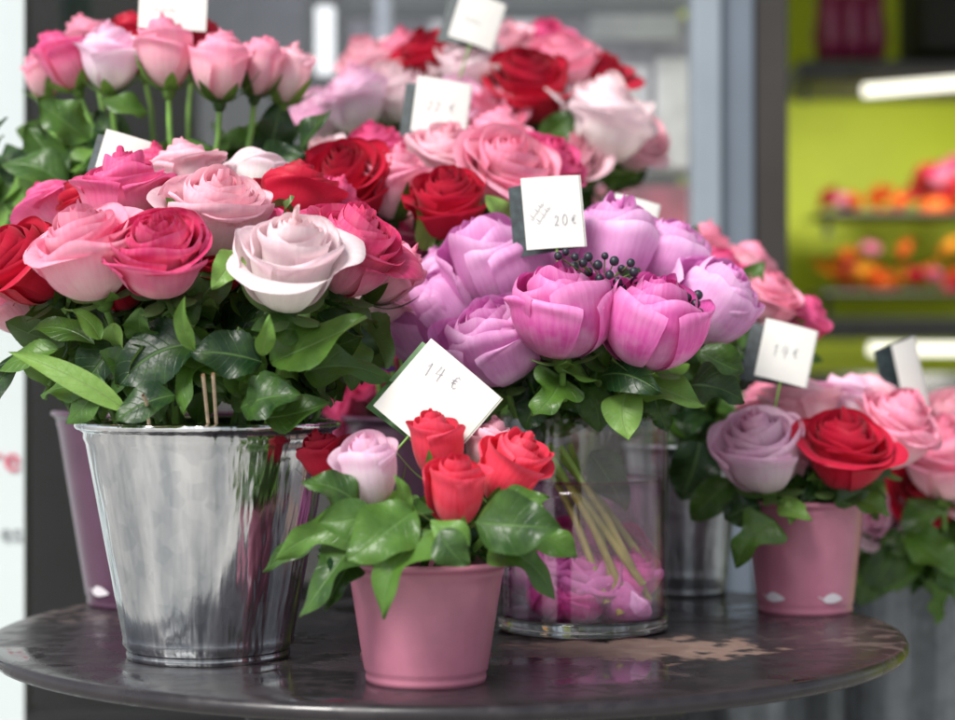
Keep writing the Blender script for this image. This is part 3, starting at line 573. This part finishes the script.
def card(u,v,d,w,h,roll,yaw,pitch,lines,label,dark=True,green=False,stake=.10,trot=0):
    c=W(u,v,d); root=empty('price_card',c,label,'price tag','handwritten price cards')
    root.rotation_euler=(math.radians(pitch),math.radians(roll),math.radians(yaw))
    a=Acc(); U,T=np.meshgrid(np.linspace(-1,1,9),np.linspace(0,1,9))
    bow=lambda x:.002*(x/(w/2))**2
    for sy,flip in ((-.0002,False),(.0002,True)):
        V=np.stack([U*w/2,bow(U*w/2)+sy,(T-.5)*h],2).reshape(-1,3); fc=gfaces(9,9)
        a.add(V,fc[:,::-1] if flip else fc)
    build('card_front',a,[PAPER],root,smooth=False)
    if lines:
        k=Acc()
        for ln_ in lines:
            txt,x,z,size=ln_[:4]; tr_=ln_[4] if len(ln_)>4 else trot
            ct,st_=math.cos(math.radians(tr_)),math.sin(math.radians(tr_))
            ox,oz=x*w,z*h; cx=0
            for ch in txt:
                for st in GL[ch]:
                    pts=[]
                    for px,pz in st:
                        lx=cx+px*size*.55+pz*size*.15; lz=pz*size
                        pts.append((ox+lx*ct-lz*st_,oz+lx*st_+lz*ct))
                    ribbon(k,pts,.00055 if size>.007 else .00035,-.0008)
                cx+=size*.76
        for blk in k.V: blk[:,1]+=bow(blk[:,0])
        build('handwriting',k,[INK],root,smooth=False)
    if dark:
        b=Acc(); ang=math.radians(28)
        V=[]
        for z in (-h/2,h/2):
            V+=[(w/2-.001,.0014,z),(w/2-1.12*w*math.cos(ang)-.008,.0014+w*math.sin(ang),z-.003)]
        b.add(V,[(0,1,3,2)]); build('card_back',b,[CARDGREEN if green else CARDBACK],root,smooth=False)
    s=Acc(); tube(s,[(0,.002,-h*.3),(0,.003,-h*.5-stake)],.0012,.0012,6); build('stake',s,[STEM],root)
    return root
card(442,107,1.93,.055,.055,8,10,-5,[('22',-.28,-.10,.010),('e',.12,-.07,.009)],'white price card reading 22 € with dark printed back, among roses')
card(554,212,1.68,.052,.062,-4,8,-6,[('~',-.36,-.12,.0048,52),('~',-.26,-.18,.0048,52),('20',-.02,-.20,.009),('e',.27,-.18,.0075)],'white price card reading 20 € with script lines, above purple blooms',trot=4)
card(438,402,1.50,.072,.068,40,-6,-10,[('14',-.32,.12,.011),('e',-.02,.20,.010)],'white price card reading 14 € tilted above the small posy',green=True,trot=20)
card(787,353,1.86,.052,.056,14,6,-8,[('14',-.27,-.1,.011),('e',.10,-.06,.0095)],'white price card reading 14 € behind the small rose posy',stake=.09,trot=6)
card(478,20,2.15,.052,.055,18,12,-4,[('~',-.3,-.1,.005)],'white price card among the back roses')
card(173,2,1.93,.066,.055,2,4,-4,[('~',-.3,-.2,.006)],'white price card above tall rosebuds',dark=False,stake=.15)
card(126,155,1.72,.045,.035,16,8,-4,None,'white price card tucked behind pink roses')
card(635,216,1.86,.045,.034,14,8,-6,None,'white price card behind lilac blooms',dark=True)
card(912,375,2.05,.04,.075,-14,40,-4,None,'grey-backed price card above roses beside the table',dark=True)
# ------------------------------------------------------------------ ground and backdrop
def ground():
    m,nt,out=newmat('pavement_stone')
    tc=N(nt,'ShaderNodeTexCoord'); br=N(nt,'ShaderNodeTexBrick'); br.inputs['Scale'].default_value=2.2
    br.inputs['Color1'].default_value=(.38,.37,.35,1); br.inputs['Color2'].default_value=(.46,.45,.43,1); br.inputs['Mortar'].default_value=(.12,.12,.12,1); br.inputs['Mortar Size'].default_value=.01
    L(nt,tc.outputs['Object'],br.inputs['Vector'])
    no=N(nt,'ShaderNodeTexNoise'); no.inputs['Scale'].default_value=12; no.inputs['Detail'].default_value=8; L(nt,tc.outputs['Object'],no.inputs['Vector'])
    p=N(nt,'ShaderNodeBsdfPrincipled'); L(nt,mixc(nt,mth(nt,'MULTIPLY',no.outputs[0],.6),br.outputs[0],(.30,.29,.27)),p.inputs['Base Color']); p.inputs['Roughness'].default_value=.7
    L(nt,p.outputs[0],out.inputs[0])
    a=Acc(); a.add([(-40,-40,0),(40,-40,0),(40,40,0),(-40,40,0)],[(0,1,2,3)])
    o=build('pavement',a,[m],smooth=False); o['kind']='structure'
ground()
STEEL=simple('grey_steel_frame',(.25,.29,.33),.4,.0,noise=.15,nscale=4)
DARK=simple('dark_brown_frame',(.03,.025,.022),.5,noise=.3,nscale=6)
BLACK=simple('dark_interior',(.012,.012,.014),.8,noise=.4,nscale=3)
LAV=simple('lavender_grey_reflection',(.26,.24,.31),.5,noise=.85,nscale=7)
PALE=simple('pale_grey_reflection',(.58,.58,.64),.5,noise=.5,nscale=7)
GREEN=simple('lime_green_wall',(.44,.52,.015),.6,noise=.2,nscale=2)
REDP=simple('dark_red_reflection',(.30,.04,.09),.5,noise=.5)
fac=empty('shop_facade',(0,3.0,0),'flower shop front with steel framed window and doorway','building')
def ub(name,u0,u1,v0,v1,d,th,mat,parent,bev=.004):
    a=W(u0,v1,d); b=W(u1,v0,d)
    return box(name,a.x,b.x,d,d+th,max(a.z,0.001),b.z,mat,parent,bev)
box('window_frame',.328,.372,3.0,3.08,0.001,3.0,STEEL,fac)
box('window_frame',.374,.424,3.02,3.09,0.001,3.0,simple('blue_grey_steel',(.14,.17,.21),.4,noise=.15,nscale=4),fac)
box('door_frame',.427,.478,3.03,3.12,0.001,3.0,DARK,fac)
box('window_frame',-1.6,-.70,3.0,3.08,0.001,3.0,DARK,fac)
box('lintel',-1.6,2.4,2.98,3.1,2.25,3.0,DARK,fac)
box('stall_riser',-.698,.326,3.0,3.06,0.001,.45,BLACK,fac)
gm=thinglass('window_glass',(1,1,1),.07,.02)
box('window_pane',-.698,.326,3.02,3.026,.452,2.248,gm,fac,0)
room=empty('shop_interior',(0,3.9,0),'dim shop interior behind the window with panels painted as reflections','room')
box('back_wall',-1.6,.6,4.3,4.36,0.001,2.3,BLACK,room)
ub('reflection_panel',350,715,18,175,3.6,.03,LAV,room)  # these panels are coloured to imitate blurred street reflections in the window
ub('reflection_panel',612,650,66,160,3.5,.02,PALE,room)
ub('reflection_panel',656,715,58,168,3.48,.02,PALE,room)
ub('reflection_panel',200,305,-60,50,3.6,.03,simple('grey_reflection',(.12,.115,.15),.5,noise=.8,nscale=6),room)
ub('reflection_panel',560,715,186,228,3.45,.03,REDP,room)
ub('reflection_panel',345,715,-80,8,3.55,.03,simple('dark_grey_reflection',(.08,.09,.09),.5,noise=.6,nscale=5),room)
ub('reflection_panel',430,540,20,48,3.45,.02,PALE,room)
ub('reflection_panel',590,680,14,40,3.47,.02,simple('mid_grey_reflection',(.26,.27,.28),.5,noise=.5,nscale=8),room)
ub('reflection_panel',375,392,-10,70,3.42,.02,simple('blue_grey_reflection',(.35,.38,.46),.5,noise=.4,nscale=8),room)
ub('reflection_panel',60,90,-40,60,3.5,.02,simple('deep_green_reflection',(.03,.07,.05),.5,noise=.5,nscale=8),room)
g=empty('flower_shop_room',(1.2,5.0,0),'lime green flower shop room seen through the doorway','room')
box('green_wall',.62,2.6,5.2,5.26,0.001,2.6,GREEN,g)
box('side_wall',.44,.492,3.15,5.19,0.001,2.6,GREEN,g)
box('side_wall',2.5,2.58,3.15,5.19,0.001,2.6,GREEN,g)
box('ceiling',.5,2.49,3.15,5.19,2.45,2.5,WHITEP,g)
SH=simple('dark_shelf_metal',(.035,.035,.04),.5,noise=.2)
def shelf(u0,u1,v0,v1,d,dep,label):
    root=empty('shelf',W(u0,v1,d),label,'shelf','shop shelves')
    ub('shelf_board',u0,u1,v0,v1,d,dep,SH,root)
    for uu in (u0+3,u1-10):
        ub('bracket',uu,uu+6,v1+1,v1+22,d+.05,.03,SH,root)
    return root
shelf(800,1100,60,80,4.4,.35,'dark metal shelf on the green wall')
shelf(822,1100,211,215,4.75,.25,'dark display shelf holding bright flowers')
shelf(822,1100,291,295,4.75,.25,'dark display shelf holding bright flowers')
cn=empty('counter',W(950,420,4.2),'dark shop counter below the flower display','counter')
ub('counter_top',800,1120,318,338,4.4,.5,SH,cn)
ub('counter_body',802,1118,374,1000,4.45,.4,BLACK,cn)
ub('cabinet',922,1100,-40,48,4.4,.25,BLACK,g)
em,nt,out=newmat('fluorescent_tube'); e=N(nt,'ShaderNodeEmission'); e.inputs[0].default_value=(1,.97,.80,1); e.inputs[1].default_value=2.2; L(nt,e.outputs[0],out.inputs[0])
for (u,v,d,ln,tilt) in ((945,84,4.36,.36,-.03),(915,349,4.36,.20,0)):
    c=W(u,v,d); r=empty('fluorescent_lamp',c,'lit white fluorescent tube lamp in the shop','lamp','fluorescent lamps')
    t=Acc(); tube(t,[(-ln/2,0,tilt/2),(ln/2,0,-tilt/2)],.013,.013,12); build('glowing_tube',t,[em],r)
    h=Acc(); boxacc(h,-ln/2-.01,ln/2+.01,-.012,.02,.022,.030); build('lamp_housing',h,[SH],r,smooth=False)
    ld=bpy.data.lights.new('tube_light','AREA'); ld.shape='RECTANGLE'; ld.size=ln; ld.size_y=.05; ld.energy=8 if v<100 else 2.5; ld.color=(1,.97,.84)
    lo=bpy.data.objects.new('tube_light',ld); COL.objects.link(lo); lo.parent=r; lo.location=(0,.05,-.03); lo.rotation_euler=(math.radians(35),0,0)
em2,nt,out=newmat('white_window_glow'); e=N(nt,'ShaderNodeEmission'); e.inputs[0].default_value=(.95,.97,1,1); e.inputs[1].default_value=1.3; L(nt,e.outputs[0],out.inputs[0])
c=W(325,42,3.4); r=empty('window_glow',c,'glowing white upright tube behind the shop window','lamp')  # glowing tube put in for a bright white blob in the window
t=Acc(); tube(t,[(0,0,-.055),(0,0,-.03),(0,0,.03),(0,0,.06)],.017,.017,14); build('glowing_tube',t,[em2],r)
t=Acc(); tube(t,[(0,0,.0605),(0,0,.9)],.003,.003,6); build('tube_rod',t,[SH],r)
VM=simple('magenta_glass',(.30,.03,.11),.2,noise=.2)
for i,u in enumerate((828,850,872)):
    c=W(u,60,4.55)
    o=lathe('magenta_vase',[(.0005,0),(.028,0),(.036,.05),(.026,.12),(.03,.15),(.027,.15),(.022,.12),(.032,.05),(.0005,.01)],VM,None,c,32)
    tag(o,'magenta glass vase on the dark shelf','vase','magenta vases')
protos={}
for k in ('orange','red','yellow','hotpink'):
    a=bloom_acc('mini',700+len(protos),9,8)
    protos[k]=build('bright_flower',a,[PM[k],LEAF])
rr=random.Random(5)
def place(k,u,v,d,r):
    src=protos[k]
    if src.get('used'):
        o=src.copy(); COL.objects.link(o)
    else: o=src; src['used']=1
    o.location=W(u,v,d); R=r/F*d; o.scale=(R,R,R); o.rotation_euler=(rr.uniform(.5,1.2),rr.uniform(-.3,.3),rr.uniform(0,6))
    tag(o,k.replace('hot','hot ')+' cut flower on the display shelf','flower','bright flowers on shelves')
for row,(v,vs) in enumerate(((197,10),(273,12))):
    for u in range(826,990,12):
        place(rr.choice(['orange','orange','orange','red','red','yellow','hotpink']),u+rr.uniform(-4,4),v+rr.uniform(-vs,vs),4.85+rr.uniform(-.04,.1),rr.uniform(12,16))
for (k,u,v,r) in (('hotpink',938,172,20),('red',922,168,16),('hotpink',952,160,16),('orange',900,248,14),('yellow',950,244,14),('hotpink',870,246,12),('red',955,180,18),('orange',845,252,12)):
    place(k,u,v,4.85,r)
for o in list(bpy.data.objects):
    if 'used' in o: del o['used']
# left banner
ban=empty('roll_up_banner',W(-40,700,2.3),'white roll-up banner with pink and grey lettering beside the table','banner')
ban.location.z=0
BAN=simple('banner_vinyl',(.58,.64,.64),.5,noise=.05,nscale=3)
a0=W(-330,0,2.3); b0=W(24,0,2.3)
box('banner_sheet',a0.x,b0.x,2.3,2.306,.03,1.9,BAN,ban,0)
box('banner_foot',a0.x,b0.x,2.27,2.34,.001,.029,STEEL,ban)
def text(s,u,v,d,size,mat,parent,align='RIGHT'):
    cu=bpy.data.curves.new('t','FONT'); cu.body=s; cu.size=size; cu.align_x=align; cu.extrude=.0003
    o=bpy.data.objects.new('t',cu); COL.objects.link(o)
    bpy.context.view_layer.update()
    me=bpy.data.meshes.new_from_object(o.evaluated_get(bpy.context.evaluated_depsgraph_get())); bpy.data.objects.remove(o)
    me.materials.clear(); me.materials.append(mat)
    q=mkobj('lettering',me,parent,W(u,v,d)-parent.location); q.rotation_euler=(math.pi/2,0,0); return q
text('re',21,471,2.298,.044,simple('pink_lettering',(.6,.08,.15),.5),ban)
GT=simple('grey_lettering',(.25,.27,.28),.5)
text('es',22,541,2.298,.030,GT,ban)
# ------------------------------------------------------------------ camera, light
cam=bpy.data.cameras.new('camera'); co=bpy.data.objects.new('camera',cam); COL.objects.link(co)
co.location=(0,0,CZ); co.rotation_euler=(math.pi/2,0,0)
cam.sensor_width=36; cam.lens=F/955*36; cam.clip_end=200; cam.clip_start=.05
cam.dof.use_dof=True; cam.dof.focus_distance=1.56; cam.dof.aperture_fstop=3.5
sc.camera=co
w=bpy.data.worlds.new('World'); sc.world=w; w.use_nodes=True; nt=w.node_tree; nt.nodes.clear()
o=nt.nodes.new('ShaderNodeOutputWorld'); bg=nt.nodes.new('ShaderNodeBackground'); sk=nt.nodes.new('ShaderNodeTexSky'); sk.sky_type='NISHITA'; sk.sun_disc=False
el,az=math.radians(46),math.radians(216)
sk.sun_elevation=el; sk.sun_rotation=az
hs=nt.nodes.new('ShaderNodeHueSaturation'); hs.inputs['Saturation'].default_value=.35
nt.links.new(sk.outputs[0],hs.inputs['Color']); nt.links.new(hs.outputs[0],bg.inputs[0]); bg.inputs[1].default_value=.15
nt.links.new(bg.outputs[0],o.inputs[0])
sd=bpy.data.lights.new('sun','SUN'); sd.energy=4.5; sd.angle=math.radians(24); sd.color=(1,.97,.92)
so=bpy.data.objects.new('sun',sd); COL.objects.link(so)
dirv=Vector((math.sin(az)*math.cos(el),math.cos(az)*math.cos(el),math.sin(el)))
so.rotation_euler=dirv.to_track_quat('Z','Y').to_euler()
sc.view_settings.view_transform='Standard'; sc.view_settings.look='None'; sc.view_settings.exposure=0
